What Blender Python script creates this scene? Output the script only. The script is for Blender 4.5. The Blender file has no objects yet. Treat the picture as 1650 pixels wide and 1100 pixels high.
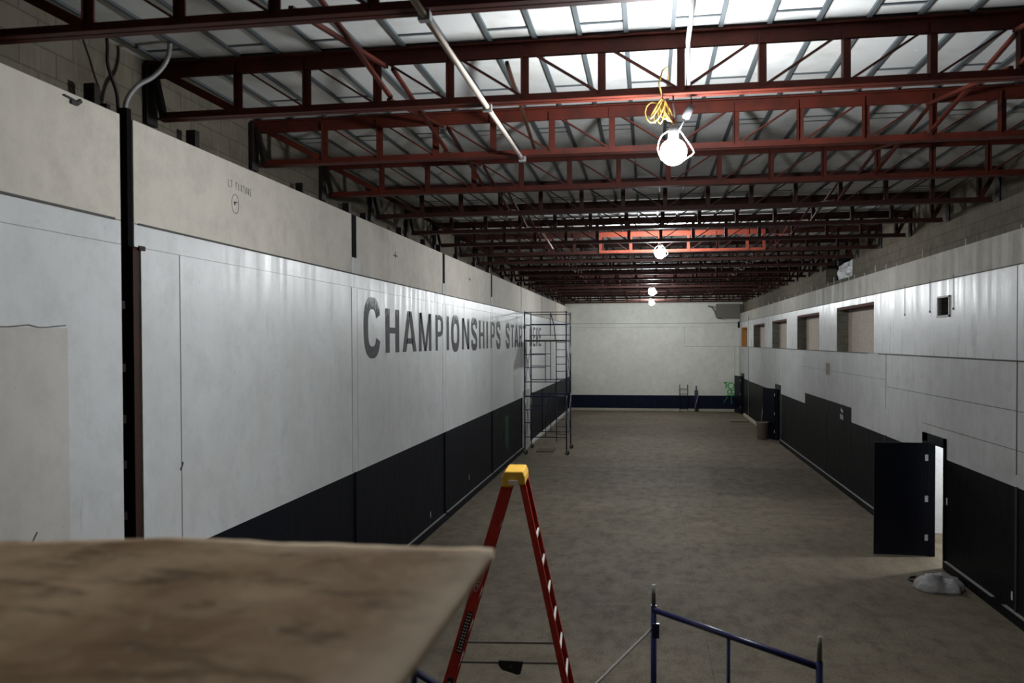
import bpy, math, random
from mathutils import Vector, Matrix, noise
random.seed(7)
PI = math.pi
scene = bpy.context.scene
COL = scene.collection

# ------------------------------------------------------------------ camera
F_PX, W_PX = 1350.0, 1650.0
cam_data = bpy.data.cameras.new('camera')
cam = bpy.data.objects.new('camera', cam_data)
COL.objects.link(cam)
cam_data.sensor_width = 36.0
cam_data.lens = F_PX / W_PX * 36.0
cam_data.clip_start = 0.05
cam_data.clip_end = 200
yaw, pitch, roll = math.radians(9.175), math.radians(-1.0), math.radians(0.2)
fw = Vector((-math.sin(yaw) * math.cos(pitch), math.cos(yaw) * math.cos(pitch), math.sin(pitch)))
r0 = Vector((math.cos(yaw), math.sin(yaw), 0))
u0 = r0.cross(fw)
rt = r0 * math.cos(roll) - u0 * math.sin(roll)
up = r0 * math.sin(roll) + u0 * math.cos(roll)
m = Matrix((rt, up, -fw)).transposed().to_4x4()
m.translation = Vector((0, 0, 4.0))
cam.matrix_world = m
cam_data.shift_y = 24.3 / W_PX
cam_data.dof.use_dof = True
cam_data.dof.focus_distance = 16.0
cam_data.dof.aperture_fstop = 2.2
scene.camera = cam

# ------------------------------------------------------------------ world, exposure
world = bpy.data.worlds.new('world')
scene.world = world
world.use_nodes = True
world.node_tree.nodes['Background'].inputs[0].default_value = (0.6, 0.65, 0.7, 1)
world.node_tree.nodes['Background'].inputs[1].default_value = 0.0
scene.view_settings.view_transform = 'Standard'
scene.view_settings.look = 'None'
scene.view_settings.gamma = 1
scene.view_settings.use_curve_mapping = False
scene.view_settings.exposure = 0.0
LAMP = 820.0            # radiance of a lamp globe
BACK_ROOM = 1400.0        # radiance of the bulb in the side room

# room dimensions
XL, XR = -4.48, 5.15
CL, CR = -4.75, 5.35    # block walls behind the linings
Y0, Y1 = -2.0, 49.0
ZC = 6.70

# ------------------------------------------------------------------ materials
def mat(name, col, rough=0.7, metal=0.0, spec=0.5):
    m = bpy.data.materials.new(name)
    m.use_nodes = True
    b = m.node_tree.nodes['Principled BSDF']
    b.inputs['Base Color'].default_value = (*col, 1)
    b.inputs['Roughness'].default_value = rough
    b.inputs['Metallic'].default_value = metal
    b.inputs['Specular IOR Level'].default_value = spec
    return m

class NT:
    def __init__(s, m):
        s.m = m; s.nt = m.node_tree; s.b = s.nt.nodes['Principled BSDF']
        s.tc = s.nt.nodes.new('ShaderNodeNewGeometry')
    def n(s, t, **kw):
        nd = s.nt.nodes.new(t)
        for k, v in kw.items():
            if k in nd.inputs: nd.inputs[k].default_value = v
            else: setattr(nd, k, v)
        return nd
    def l(s, a, b): s.nt.links.new(a, b)
    def pos(s, scale=(1, 1, 1), loc=(0, 0, 0), rot=(0, 0, 0)):
        mp = s.n('ShaderNodeMapping'); s.l(s.tc.outputs['Position'], mp.inputs[0])
        mp.inputs['Scale'].default_value = scale; mp.inputs['Location'].default_value = loc
        mp.inputs['Rotation'].default_value = rot
        return mp.outputs[0]
    def noise(s, vec, scale, detail=4, rough=0.6):
        nd = s.n('ShaderNodeTexNoise', Scale=scale, Detail=detail, Roughness=rough)
        s.l(vec, nd.inputs['Vector']); return nd.outputs['Fac']
    def ramp(s, fac, stops):
        r = s.n('ShaderNodeValToRGB'); s.l(fac, r.inputs[0])
        e = r.color_ramp.elements
        while len(e) < len(stops): e.new(0.5)
        for i, (p, c) in enumerate(stops):
            e[i].position = p
            e[i].color = (*c, 1) if isinstance(c, tuple) else (c, c, c, 1)
        return r.outputs[0]
    def mix(s, a, b, fac, mode='MIX'):
        x = s.n('ShaderNodeMix', data_type='RGBA', blend_type=mode)
        for src, i in ((fac, 0), (a, 6), (b, 7)):
            if hasattr(src, 'is_output'): s.l(src, x.inputs[i])
            elif isinstance(src, tuple): x.inputs[i].default_value = (*src, 1)
            else: x.inputs[i].default_value = src
        return x.outputs[2]
    def math(s, op, a, b=0.0, c=None):
        x = s.n('ShaderNodeMath', operation=op)
        for i, v in enumerate((a, b, c)):
            if v is None: continue
            if hasattr(v, 'is_output'): s.l(v, x.inputs[i])
            else: x.inputs[i].default_value = v
        return x.outputs[0]
    def col(s, o): s.l(o, s.b.inputs['Base Color'])
    def rough(s, o): s.l(o, s.b.inputs['Roughness'])
    def bump(s, h, strength=0.3, dist=0.01):
        b = s.n('ShaderNodeBump'); b.inputs['Strength'].default_value = strength
        b.inputs['Distance'].default_value = dist
        s.l(h, b.inputs['Height']); s.l(b.outputs[0], s.b.inputs['Normal'])

def paint_wall(name, c1, c2, rough_lo, rough_hi, streak=True, spec=0.5):
    m = mat(name, c1, 0.5, spec=spec); t = NT(m)
    big = t.noise(t.pos(), 0.7, 5)
    st = t.noise(t.pos(scale=(1, 2.2, 0.2)), 2.0, 4, 0.6)
    fine = t.noise(t.pos(), 60, 2)
    mot = t.noise(t.pos(), 3.2, 7, 0.75)
    c = t.mix(c1, c2, t.ramp(big, [(0.35, 0.0), (0.7, 1.0)]))
    dirt = t.ramp(st, [(0.5, 0.0), (0.75, 0.12)])
    c = t.mix(c, tuple(x * 0.72 for x in c2), dirt)
    c = t.mix(c, tuple(x * 0.86 for x in c2), t.ramp(mot, [(0.45, 0.0), (0.7, 0.7)]))
    spots = t.ramp(t.noise(t.pos(), 9, 3), [(0.72, 0.0), (0.76, 0.5)])
    c = t.mix(c, (0.25, 0.22, 0.18), spots)
    t.col(c)
    t.rough(t.ramp(st, [(0.3, rough_lo), (0.7, rough_hi)]))
    t.bump(t.math('ADD', t.math('MULTIPLY', st, 0.8), t.math('MULTIPLY', fine, 0.15)), 0.16, 0.02)
    return m

M = {}
M['gloss_white'] = paint_wall('semi gloss white paint', (0.72, 0.74, 0.76), (0.64, 0.65, 0.65), 0.27, 0.48, spec=0.75)
M['matt_white'] = paint_wall('matt cream paint', (0.73, 0.675, 0.60), (0.62, 0.575, 0.51), 0.6, 0.8, spec=0.3)
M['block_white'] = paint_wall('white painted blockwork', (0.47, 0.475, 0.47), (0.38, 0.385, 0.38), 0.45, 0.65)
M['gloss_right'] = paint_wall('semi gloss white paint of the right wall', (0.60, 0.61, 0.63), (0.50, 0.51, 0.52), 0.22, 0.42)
M['coping'] = paint_wall('dusty grey plaster', (0.44, 0.42, 0.37), (0.34, 0.32, 0.28), 0.5, 0.8, spec=0.3)
M['far_white'] = paint_wall('pale far wall paint', (0.78, 0.785, 0.70), (0.68, 0.685, 0.61), 0.5, 0.7)

def navy(name, c):
    m = mat(name, c, 0.5, spec=0.07); t = NT(m)
    st = t.noise(t.pos(scale=(1, 5, 0.35)), 4, 6, 0.7)
    sp = t.noise(t.pos(), 26, 3)
    cc = t.mix(c, tuple(x * 1.5 + 0.001 for x in c), t.ramp(st, [(0.4, 0.0), (0.75, 1.0)]))
    cc = t.mix(cc, (0.28, 0.28, 0.28), t.ramp(sp, [(0.735, 0.0), (0.76, 0.6)]))
    t.col(cc); t.rough(t.ramp(st, [(0.3, 0.38), (0.7, 0.6)]))
    return m
M['navy'] = navy('dark navy dado paint', (0.0055, 0.0065, 0.011))
M['navy_right'] = navy('charcoal dado paint', (0.0045, 0.0045, 0.0055))
M['navy_far'] = navy('far navy dado paint', (0.008, 0.010, 0.024))
M['door_navy'] = mat('navy door paint', (0.003, 0.004, 0.009), 0.4, spec=0.15)

def block(name, c1, c2, mortar):
    m = mat(name, c1, 0.95, spec=0.2); t = NT(m)
    sep = t.n('ShaderNodeSeparateXYZ'); t.l(t.tc.outputs['Position'], sep.inputs[0])
    cmb = t.n('ShaderNodeCombineXYZ')
    t.l(t.math('ADD', sep.outputs[0], sep.outputs[1]), cmb.inputs[0]); t.l(sep.outputs[2], cmb.inputs[1])
    br = t.n('ShaderNodeTexBrick')
    br.inputs['Scale'].default_value = 1.0
    br.inputs['Brick Width'].default_value = 0.41; br.inputs['Row Height'].default_value = 0.205
    br.inputs['Mortar Size'].default_value = 0.008
    br.inputs['Color1'].default_value = (*c1, 1); br.inputs['Color2'].default_value = (*c2, 1)
    br.inputs['Mortar'].default_value = (*mortar, 1)
    t.l(cmb.outputs[0], br.inputs['Vector'])
    n1 = t.noise(t.pos(), 3, 6); n2 = t.noise(t.pos(scale=(1, 4, .6)), 5, 5)
    c = t.mix(br.outputs['Color'], (0.075, 0.062, 0.042), t.ramp(n1, [(0.45, 0.0), (0.75, 0.6)]))
    c = t.mix(c, (0.24, 0.215, 0.165), t.ramp(n2, [(0.55, 0.0), (0.8, 0.5)]))
    t.col(c); t.bump(t.math('ADD', br.outputs['Fac'], t.math('MULTIPLY', t.noise(t.pos(), 90, 2), -0.6)), 0.5, -0.01)
    return m
M['block'] = block('bare concrete blockwork', (0.135, 0.118, 0.092), (0.155, 0.135, 0.105), (0.095, 0.083, 0.065))

def floor_mat():
    m = mat('worn concrete floor', (0.2, 0.18, 0.15), 0.75, spec=0.3); t = NT(m)
    n1 = t.noise(t.pos(), 0.45, 7, 0.65); n2 = t.noise(t.pos(scale=(1, 0.6, 1)), 3.6, 9, 0.75)
    n3 = t.noise(t.pos(scale=(0.5, 3.0, 1)), 1.1, 6, 0.7)
    c = t.mix((0.125, 0.100, 0.068), (0.20, 0.165, 0.118), t.ramp(n1, [(0.3, 0.0), (0.7, 1.0)]))
    c = t.mix(c, (0.050, 0.038, 0.025), t.ramp(n2, [(0.46, 0.0), (0.72, 0.65)]))
    c = t.mix(c, (0.235, 0.21, 0.165), t.ramp(n3, [(0.55, 0.0), (0.8, 0.5)]))
    # spilt dust, lighter, near the open door; damp darker rectangle further on
    sep = t.n('ShaderNodeSeparateXYZ'); t.l(t.tc.outputs['Position'], sep.inputs[0])
    X, Y = sep.outputs[0], sep.outputs[1]
    wob = t.math('MULTIPLY', t.noise(t.pos(), 2.5, 5), 0.5)
    def band(v, lo, hi, soft):
        a = t.math('DIVIDE', t.math('SUBTRACT', v, lo), soft); b = t.math('DIVIDE', t.math('SUBTRACT', hi, v), soft)
        r = t.math('MINIMUM', a, b); x = t.n('ShaderNodeClamp'); t.l(r, x.inputs[0]); return x.outputs[0]
    dark = t.math('MULTIPLY', band(t.math('ADD', X, wob), 1.9, 5.4, 0.25), band(t.math('ADD', Y, wob), 22.2, 27.8, 0.5))
    c = t.mix(c, t.mix(c, (0.6, 0.6, 0.6), 1.0, 'MULTIPLY'), t.math('MULTIPLY', dark, 0.8))
    # sawn joints
    for ax, lines in ((X, (0.78,)), (Y, (8.6, 20.0, 31.5, 43.0))):
        for v in lines:
            j = t.math('LESS_THAN', t.math('ABSOLUTE', t.math('SUBTRACT', ax, v)), 0.008)
            c = t.mix(c, (0.05, 0.045, 0.04), t.math('MULTIPLY', j, 0.35))
    gr = t.noise(t.pos(), 38, 3, 0.8)
    c = t.mix(c, t.mix(c, (1.5, 1.5, 1.5), 1.0, 'MULTIPLY'), t.ramp(gr, [(0.5, 0.0), (0.66, 0.7)]))
    c = t.mix(c, t.mix(c, (0.55, 0.55, 0.55), 1.0, 'MULTIPLY'), t.ramp(gr, [(0.34, 0.8), (0.5, 0.0)]))
    # trowel scrapes
    sc = t.n('ShaderNodeTexVoronoi', feature='DISTANCE_TO_EDGE', Scale=0.9)
    t.l(t.pos(scale=(1, .6, 1)), sc.inputs['Vector'])
    t.col(c)
    t.rough(t.ramp(n2, [(0.3, 0.6), (0.7, 0.85)]))
    t.bump(t.math('ADD', n2, t.math('MULTIPLY', t.noise(t.pos(), 45, 3), 0.4)), 0.35, 0.015)
    return m
M['floor'] = floor_mat()

def ceil_mat():
    m = mat('grey white roof deck panels', (0.6, 0.62, 0.64), 0.85, spec=0.2); t = NT(m)
    sep = t.n('ShaderNodeSeparateXYZ'); t.l(t.tc.outputs['Position'], sep.inputs[0])
    cmb = t.n('ShaderNodeCombineXYZ'); t.l(sep.outputs[1], cmb.inputs[0]); t.l(sep.outputs[0], cmb.inputs[1])
    br = t.n('ShaderNodeTexBrick', offset=0.5)
    mp = t.n('ShaderNodeMapping'); t.l(cmb.outputs[0], mp.inputs[0]); mp.inputs['Location'].default_value = (-0.6, 0.18, 0)
    br.inputs['Scale'].default_value = 1.0
    br.inputs['Brick Width'].default_value = 3.4; br.inputs['Row Height'].default_value = 0.4
    br.inputs['Mortar Size'].default_value = 0.020
    br.inputs['Color1'].default_value = (0.60, 0.61, 0.61, 1); br.inputs['Color2'].default_value = (0.54, 0.545, 0.54, 1)
    br.inputs['Mortar'].default_value = (0.018, 0.02, 0.02, 1)
    br.inputs['Mortar Smooth'].default_value = 0.0
    t.l(mp.outputs[0], br.inputs['Vector'])
    n1 = t.noise(t.pos(), 1.6, 6)
    c = t.mix(br.outputs['Color'], (0.36, 0.35, 0.32), t.ramp(n1, [(0.48, 0.0), (0.75, 0.7)]))
    sp = t.noise(t.pos(scale=(1, 1.6, 1)), 5, 3)
    c = t.mix(c, (0.75, 0.75, 0.74), t.ramp(sp, [(0.70, 0.0), (0.73, 0.8)]))
    t.col(c)
    return m
M['ceiling'] = ceil_mat()
M['tee'] = mat('galvanised deck tee', (0.075, 0.09, 0.098), 0.6, 0.1)

def primer(name, c, rust, dust=0.3):
    m = mat(name, c, 0.6, spec=0.22); t = NT(m)
    n1 = t.noise(t.pos(), 4, 6, 0.7); n2 = t.noise(t.pos(), 18, 4)
    cc = t.mix(c, rust, t.ramp(n1, [(0.4, 0.0), (0.7, 0.8)]))
    cc = t.mix(cc, (0.25, 0.20, 0.17), t.ramp(n2, [(0.62, 0.0), (0.8, dust)]))
    t.col(cc)
    return m
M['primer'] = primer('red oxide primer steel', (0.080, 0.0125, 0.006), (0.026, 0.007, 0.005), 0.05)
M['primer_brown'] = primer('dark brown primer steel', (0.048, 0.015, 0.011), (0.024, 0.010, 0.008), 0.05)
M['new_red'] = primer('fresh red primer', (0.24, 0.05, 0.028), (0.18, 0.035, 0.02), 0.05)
M['rust'] = primer('dark rusty steel', (0.03, 0.013, 0.008), (0.06, 0.02, 0.01), 0.05)
M['dark_steel'] = primer('almost black steel', (0.010, 0.008, 0.007), (0.018, 0.010, 0.008), 0.02)
M['galv'] = mat('galvanised conduit', (0.24, 0.245, 0.24), 0.55, 0.3)
M['pale_pipe'] = mat('dusty pale conduit', (0.5, 0.42, 0.36), 0.6, 0.1)
M['black'] = mat('black plastic', (0.012, 0.012, 0.012), 0.5)
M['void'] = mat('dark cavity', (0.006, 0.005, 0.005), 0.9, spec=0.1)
M['yellow_cord'] = mat('yellow cord rubber', (0.30, 0.20, 0.045), 0.7, spec=0.2)
M['grey_plastic'] = mat('grey plastic', (0.07, 0.07, 0.075), 0.6, spec=0.2)
M['white_wire'] = mat('white coated wire', (0.8, 0.8, 0.8), 0.4)
M['ladder_red'] = primer('red fibreglass', (0.50, 0.040, 0.026), (0.38, 0.026, 0.018))
M['ladder_yellow'] = primer('yellow moulded plastic', (0.78, 0.45, 0.06), (0.70, 0.38, 0.05))
M['aluminium'] = mat('dull aluminium', (0.55, 0.53, 0.50), 0.45, 0.6)
M['brace_white'] = mat('pale aluminium brace', (0.62, 0.58, 0.55), 0.5, 0.2)
M['label_black'] = mat('black sticker', (0.012, 0.008, 0.008), 0.4)
M['label_white'] = mat('white print', (0.6, 0.56, 0.52), 0.5)
M['scaf_blue'] = mat('blue enamel tube', (0.006, 0.008, 0.055), 0.3, 0.0)
M['pin'] = mat('dull galvanised pin', (0.19, 0.19, 0.15), 0.6, 0.4)
M['brace_grey'] = mat('grey brace tube', (0.22, 0.20, 0.18), 0.5, 0.4)
M['rubber'] = mat('black rubber', (0.015, 0.015, 0.015), 0.7)
M['plank'] = mat('weathered scaffold plank', (0.10, 0.085, 0.07), 0.85)
M['osb'] = None
def osb():
    m = mat('pale chipboard', (0.42, 0.35, 0.29), 0.7); t = NT(m)
    v = t.n('ShaderNodeTexVoronoi', Scale=14.0); t.l(t.pos(scale=(1, 1, 2.2)), v.inputs['Vector'])
    c = t.mix((0.50, 0.43, 0.37), (0.36, 0.29, 0.235), v.outputs['Color'])
    t.col(c); t.bump(v.outputs['Distance'], 0.3, 0.01); return m
M['osb'] = osb()
M['timber_orange'] = mat('orange brown timber', (0.38, 0.17, 0.04), 0.7)
M['reveal'] = block('window reveal blockwork', (0.17, 0.165, 0.13), (0.14, 0.135, 0.11), (0.09, 0.085, 0.07))
M['lintel'] = mat('rusty red lintel', (0.085, 0.025, 0.016), 0.8)
def foil():
    m = mat('crumpled silver sheet', (0.75, 0.77, 0.8), 0.25, 0.6); t = NT(m)
    t.bump(t.noise(t.pos(), 7, 5, 0.7), 1.0, 0.12); return m
M['foil'] = foil()
M['steel_grey'] = mat('hinge steel', (0.6, 0.6, 0.62), 0.35, 0.6)
def letter_mat():
    m = mat('worn charcoal lettering paint', (0.035, 0.036, 0.042), 0.5, spec=0.2); t = NT(m)
    sep = t.n('ShaderNodeSeparateXYZ'); t.l(t.tc.outputs['Position'], sep.inputs[0])
    n = t.noise(t.pos(scale=(1, 6, 1.6)), 5, 6, 0.75)
    z = t.math('MULTIPLY', t.math('SUBTRACT', sep.outputs[2], 4.30), 0.62)
    w = t.math('GREATER_THAN', t.math('ADD', n, z), 0.70)
    c = t.mix(t.mix((0.030, 0.032, 0.038), (0.055, 0.055, 0.06), t.noise(t.pos(), 6, 3)), (0.70, 0.71, 0.72), w)
    t.col(c); t.rough(t.ramp(n, [(0.3, 0.5), (0.7, 0.65)])); return m
M['letter'] = letter_mat()
M['ink'] = mat('black marker ink', (0.03, 0.028, 0.025), 0.7)
M['green'] = mat('green spray paint', (0.03, 0.42, 0.06), 0.6)
M['green_dim'] = mat('faint green spray paint', (0.02, 0.16, 0.05), 0.6)
M['white_mark'] = mat('white sign paint', (0.5, 0.5, 0.5), 0.6)
M['seam'] = mat('dark open joint', (0.10, 0.095, 0.085), 0.9)
M['seam_light'] = mat('grey hairline joint', (0.24, 0.24, 0.23), 0.9)
def board_mat():
    m = mat('dusty brown sheet', (0.3, 0.2, 0.12), 0.85, spec=0.2); t = NT(m)
    n1 = t.noise(t.pos(scale=(1.3, 1, 1), rot=(0, 0, 0.5)), 2.6, 6, 0.62)
    n2 = t.noise(t.pos(scale=(1, 2.6, 1), rot=(0, 0, -0.35)), 5.5, 6, 0.65)
    c = t.mix((0.46, 0.295, 0.165), (0.80, 0.58, 0.37), t.ramp(n1, [(0.40, 0.0), (0.62, 1.0)]))
    c = t.mix(c, (0.19, 0.11, 0.055), t.ramp(n2, [(0.50, 0.0), (0.66, 0.9)]))
    n4 = t.noise(t.pos(), 22, 3)
    c = t.mix(c, (0.72, 0.60, 0.46), t.ramp(n4, [(0.64, 0.0), (0.70, 0.6)]))
    sep = t.n('ShaderNodeSeparateXYZ'); t.l(t.tc.outputs['Position'], sep.inputs[0])
    ex = t.math('SUBTRACT', sep.outputs[0], -0.47); ey = t.math('MULTIPLY', t.math('SUBTRACT', sep.outputs[1], 1.70), 1.3)
    e = t.math('ADD', t.math('MAXIMUM', ex, ey), t.math('MULTIPLY', t.math('SUBTRACT', n1, 0.5), 0.3))
    c = t.mix(c, (0.86, 0.68, 0.48), t.ramp(e, [(-0.02, 0.0), (0.12, 0.95)]))
    t.col(c); t.bump(t.noise(t.pos(), 30, 4), 0.3, 0.006); return m
M['board'] = board_mat()
M['timber'] = mat('rough timber', (0.22, 0.15, 0.09), 0.85)
def tarp_mat():
    m = mat('dirty grey plastic sheeting', (0.30, 0.29, 0.29), 0.5); t = NT(m)
    c = t.mix((0.45, 0.43, 0.43), (0.20, 0.19, 0.19), t.noise(t.pos(), 5, 5)); t.col(c)
    t.bump(t.noise(t.pos(), 14, 4), 0.6, 0.03); return m
M['tarp'] = tarp_mat()
M['bin'] = mat('brown grey bin', (0.16, 0.125, 0.095), 0.8)
M['cover'] = paint_wall('grey white cover strip', (0.60, 0.60, 0.58), (0.5, 0.5, 0.48), 0.5, 0.7)
M['bare_strip'] = paint_wall('bare pale strip', (0.42, 0.42, 0.40), (0.33, 0.33, 0.31), 0.7, 0.85)
M['dirty_base'] = paint_wall('pale unpainted wall foot', (0.50, 0.47, 0.36), (0.40, 0.37, 0.28), 0.7, 0.85)
M['patch'] = paint_wall('beige filler patch', (0.62, 0.60, 0.56), (0.55, 0.53, 0.50), 0.6, 0.8, spec=0.3)
M['soffit'] = mat('grey brown boxing', (0.17, 0.155, 0.13), 0.9)
def emit(name, col, s):
    m = bpy.data.materials.new(name); m.use_nodes = True
    nt = m.node_tree; nt.nodes.clear()
    e = nt.nodes.new('ShaderNodeEmission'); o = nt.nodes.new('ShaderNodeOutputMaterial')
    e.inputs[0].default_value = (*col, 1); e.inputs[1].default_value = s
    nt.links.new(e.outputs[0], o.inputs[0]); return m
M['lamp'] = emit('lit lamp globe', (0.95, 0.985, 1.0), LAMP)

# ------------------------------------------------------------------ mesh helpers
class MB:
    def __init__(s): s.v = []; s.f = []; s.smooth = []
    def box(s, x0, x1, y0, y1, z0, z1):
        b = len(s.v)
        s.v += [(x, y, z) for x in (x0, x1) for y in (y0, y1) for z in (z0, z1)]
        for q in ((0, 1, 3, 2), (4, 6, 7, 5), (0, 4, 5, 1), (2, 3, 7, 6), (0, 2, 6, 4), (1, 5, 7, 3)):
            s.f.append(tuple(b + i for i in q)); s.smooth.append(False)
        return s
    def bar(s, p, q, w, h, upv=(0, 0, 1)):
        p, q = Vector(p), Vector(q); d = (q - p).normalized(); u = Vector(upv)
        if abs(d.dot(u)) > 0.98: u = Vector((0, 1, 0))
        a = d.cross(u).normalized(); c = a.cross(d).normalized()
        b = len(s.v)
        for e in (p, q):
            for i, j in ((-1, -1), (1, -1), (1, 1), (-1, 1)):
                s.v.append(tuple(e + a * (i * w / 2) + c * (j * h / 2)))
        for f in ((3, 2, 1, 0), (4, 5, 6, 7), (0, 1, 5, 4), (1, 2, 6, 5), (2, 3, 7, 6), (3, 0, 4, 7)):
            s.f.append(tuple(b + i for i in f)); s.smooth.append(False)
        return s
    def tube(s, pts, r, n=8, cap=True):
        pts = [Vector(p) for p in pts]; b = len(s.v); m = len(pts)
        prev = None
        for i, p in enumerate(pts):
            d = (pts[min(i + 1, m - 1)] - pts[max(i - 1, 0)]).normalized()
            if prev is None:
                u = Vector((0, 0, 1)) if abs(d.z) < 0.9 else Vector((1, 0, 0))
            else: u = prev
            a = (u - d * u.dot(d)).normalized(); prev = a; c = d.cross(a)
            rr = r[i] if isinstance(r, (list, tuple)) else r
            for k in range(n):
                t = 2 * PI * k / n
                s.v.append(tuple(p + a * (math.cos(t) * rr) + c * (math.sin(t) * rr)))
        for i in range(m - 1):
            for k in range(n):
                s.f.append((b + i * n + k, b + i * n + (k + 1) % n, b + (i + 1) * n + (k + 1) % n, b + (i + 1) * n + k)); s.smooth.append(True)
        if cap:
            s.f.append(tuple(b + k for k in range(n))[::-1]); s.smooth.append(False)
            s.f.append(tuple(b + (m - 1) * n + k for k in range(n))); s.smooth.append(False)
        return s
    def lathe(s, prof, c=(0, 0, 0), n=20, axis='z'):
        b = len(s.v); m = len(prof)
        for r, z in prof:
            for k in range(n):
                t = 2 * PI * k / n
                x, y = r * math.cos(t), r * math.sin(t)
                p = (x, y, z) if axis == 'z' else ((z, x, y) if axis == 'x' else (x, z, y))
                s.v.append((c[0] + p[0], c[1] + p[1], c[2] + p[2]))
        for i in range(m - 1):
            for k in range(n):
                s.f.append((b + i * n + k, b + i * n + (k + 1) % n, b + (i + 1) * n + (k + 1) % n, b + (i + 1) * n + k)); s.smooth.append(True)
        s.f.append(tuple(b + k for k in range(n))[::-1]); s.smooth.append(False)
        s.f.append(tuple(b + (m - 1) * n + k for k in range(n))); s.smooth.append(False)
        return s
    def sphere(s, c, r, nu=24, nv=14, fn=None):
        prof = [(max(1e-4, math.sin(PI * i / nv)) * r, -math.cos(PI * i / nv) * r) for i in range(nv + 1)]
        return s.lathe(prof, c, nu)
    def prism(s, poly, fn, t0, t1):
        """polygon (a,b) extruded from t0 to t1; fn(a,b,t)->xyz"""
        b = len(s.v); n = len(poly)
        for t in (t0, t1):
            for a, c in poly: s.v.append(tuple(fn(a, c, t)))
        s.f.append(tuple(b + i for i in range(n))[::-1]); s.smooth.append(False)
        s.f.append(tuple(b + n + i for i in range(n))); s.smooth.append(False)
        for i in range(n):
            j = (i + 1) % n
            s.f.append((b + i, b + j, b + n + j, b + n + i)); s.smooth.append(False)
        return s
    def ribbon(s, pts, w, fn, t0, t1):
        """stroke along 2-D pts"""
        pts = [Vector(p) for p in pts]; m = len(pts); L = []; R = []
        for i, p in enumerate(pts):
            d0 = (pts[i] - pts[i - 1]).normalized() if i > 0 else None
            d1 = (pts[i + 1] - pts[i]).normalized() if i < m - 1 else None
            d = ((d0 or d1) + (d1 or d0)).normalized(); n = Vector((-d.y, d.x))
            k = 1.0
            if d0 and d1: k = 1 / max(0.5, n.dot(Vector((-d0.y, d0.x))))
            ww = w[i] if isinstance(w, (list, tuple)) else w
            L.append(p + n * (ww / 2 * k)); R.append(p - n * (ww / 2 * k))
        for i in range(m - 1):
            s.prism([tuple(L[i]), tuple(L[i + 1]), tuple(R[i + 1]), tuple(R[i])], fn, t0, t1)
        return s
    def build(s, name, material, parent=None, bevel=0):
        me = bpy.data.meshes.new(name)
        me.from_pydata([tuple(v) for v in s.v], [], s.f)
        me.polygons.foreach_set('use_smooth', s.smooth)
        me.update()
        o = bpy.data.objects.new(name, me); COL.objects.link(o)
        me.materials.append(material)
        if parent is not None: o.parent = parent
        if bevel:
            b = o.modifiers.new('bevel', 'BEVEL'); b.width = bevel; b.segments = 2; b.limit_method = 'ANGLE'
        return o

def smooth(pts, n=5):
    pts = [Vector(p) for p in pts]; out = []
    for i in range(len(pts) - 1):
        a, b, c, d = pts[max(i - 1, 0)], pts[i], pts[i + 1], pts[min(i + 2, len(pts) - 1)]
        for k in range(n):
            t = k / n
            out.append(0.5 * ((2 * b) + (c - a) * t + (2 * a - 5 * b + 4 * c - d) * t * t + (3 * b - a - 3 * c + d) * t ** 3))
    return out + [pts[-1]]
def tag(o, label, cat, group=None, kind=None):
    if label: o['label'] = label
    if cat: o['category'] = cat
    if group: o['group'] = group
    if kind: o['kind'] = kind
    return o
def thing(name, label, cat, loc=(0, 0, 0), rz=0, group=None):
    o = bpy.data.objects.new(name, None); COL.objects.link(o)
    o.location = loc; o.rotation_euler = (0, 0, rz); o.empty_display_size = 0.2
    return tag(o, label, cat, group)
def struct(name, mb, m, parent=None, label=None, bevel=0):
    o = mb.build(name, m, parent, bevel)
    if parent is None: o['kind'] = 'structure'
    if label: o['label'] = label
    return o
KIDS = {}
def kids(o): return [c for c in bpy.data.objects if c.parent == o]
def copy_tree(o, parent=None, tree=None):
    if tree is None:
        tree = {}
        for c in bpy.data.objects:
            if c.parent: tree.setdefault(c.parent.name, []).append(c)
    c = o.copy(); COL.objects.link(c)
    if parent is not None: c.parent = parent
    for ch in tree.get(o.name, []): copy_tree(ch, c, tree)
    return c
ORD = ['nearest', 'second', 'third', 'fourth', 'fifth', 'sixth', 'seventh', 'eighth', 'ninth', 'tenth', 'eleventh', 'twelfth',
       'thirteenth', 'fourteenth', 'fifteenth', 'sixteenth', 'seventeenth', 'eighteenth', 'nineteenth', 'twentieth', 'twenty-first']

# ================================================================== SETTING
struct('floor', MB().box(CL - .3, CR + .5, Y0 - .3, Y1 + .3, -0.2, 0), M['floor'])
ceiling = struct('ceiling', MB().box(CL - .3, CR + .3, Y0 - .3, Y1 + .3, ZC, ZC + .2), M['ceiling'])
tees = MB()
x = -4.58
while x < 5.3:
    tees.box(x - .018, x + .018, Y0, Y1, ZC - .022, ZC)
    x += 0.4
struct('tees', tees, M['tee'], ceiling)
cj = MB()
for k in range(25):
    y = 0.36 + (1.7 if k % 2 else 0)
    while y < 48.5:
        xa = -4.58 + .4 * k + .02
        if xa + .36 < 5.3: cj.box(xa, xa + .36, y - .016, y + .016, ZC - .010, ZC)
        y += 3.4
struct('cross_joints', cj, M['tee'], ceiling)

struct('wall_back', MB().box(CL, CR, Y0 - .3, Y0, 0, ZC), M['block'])
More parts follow.
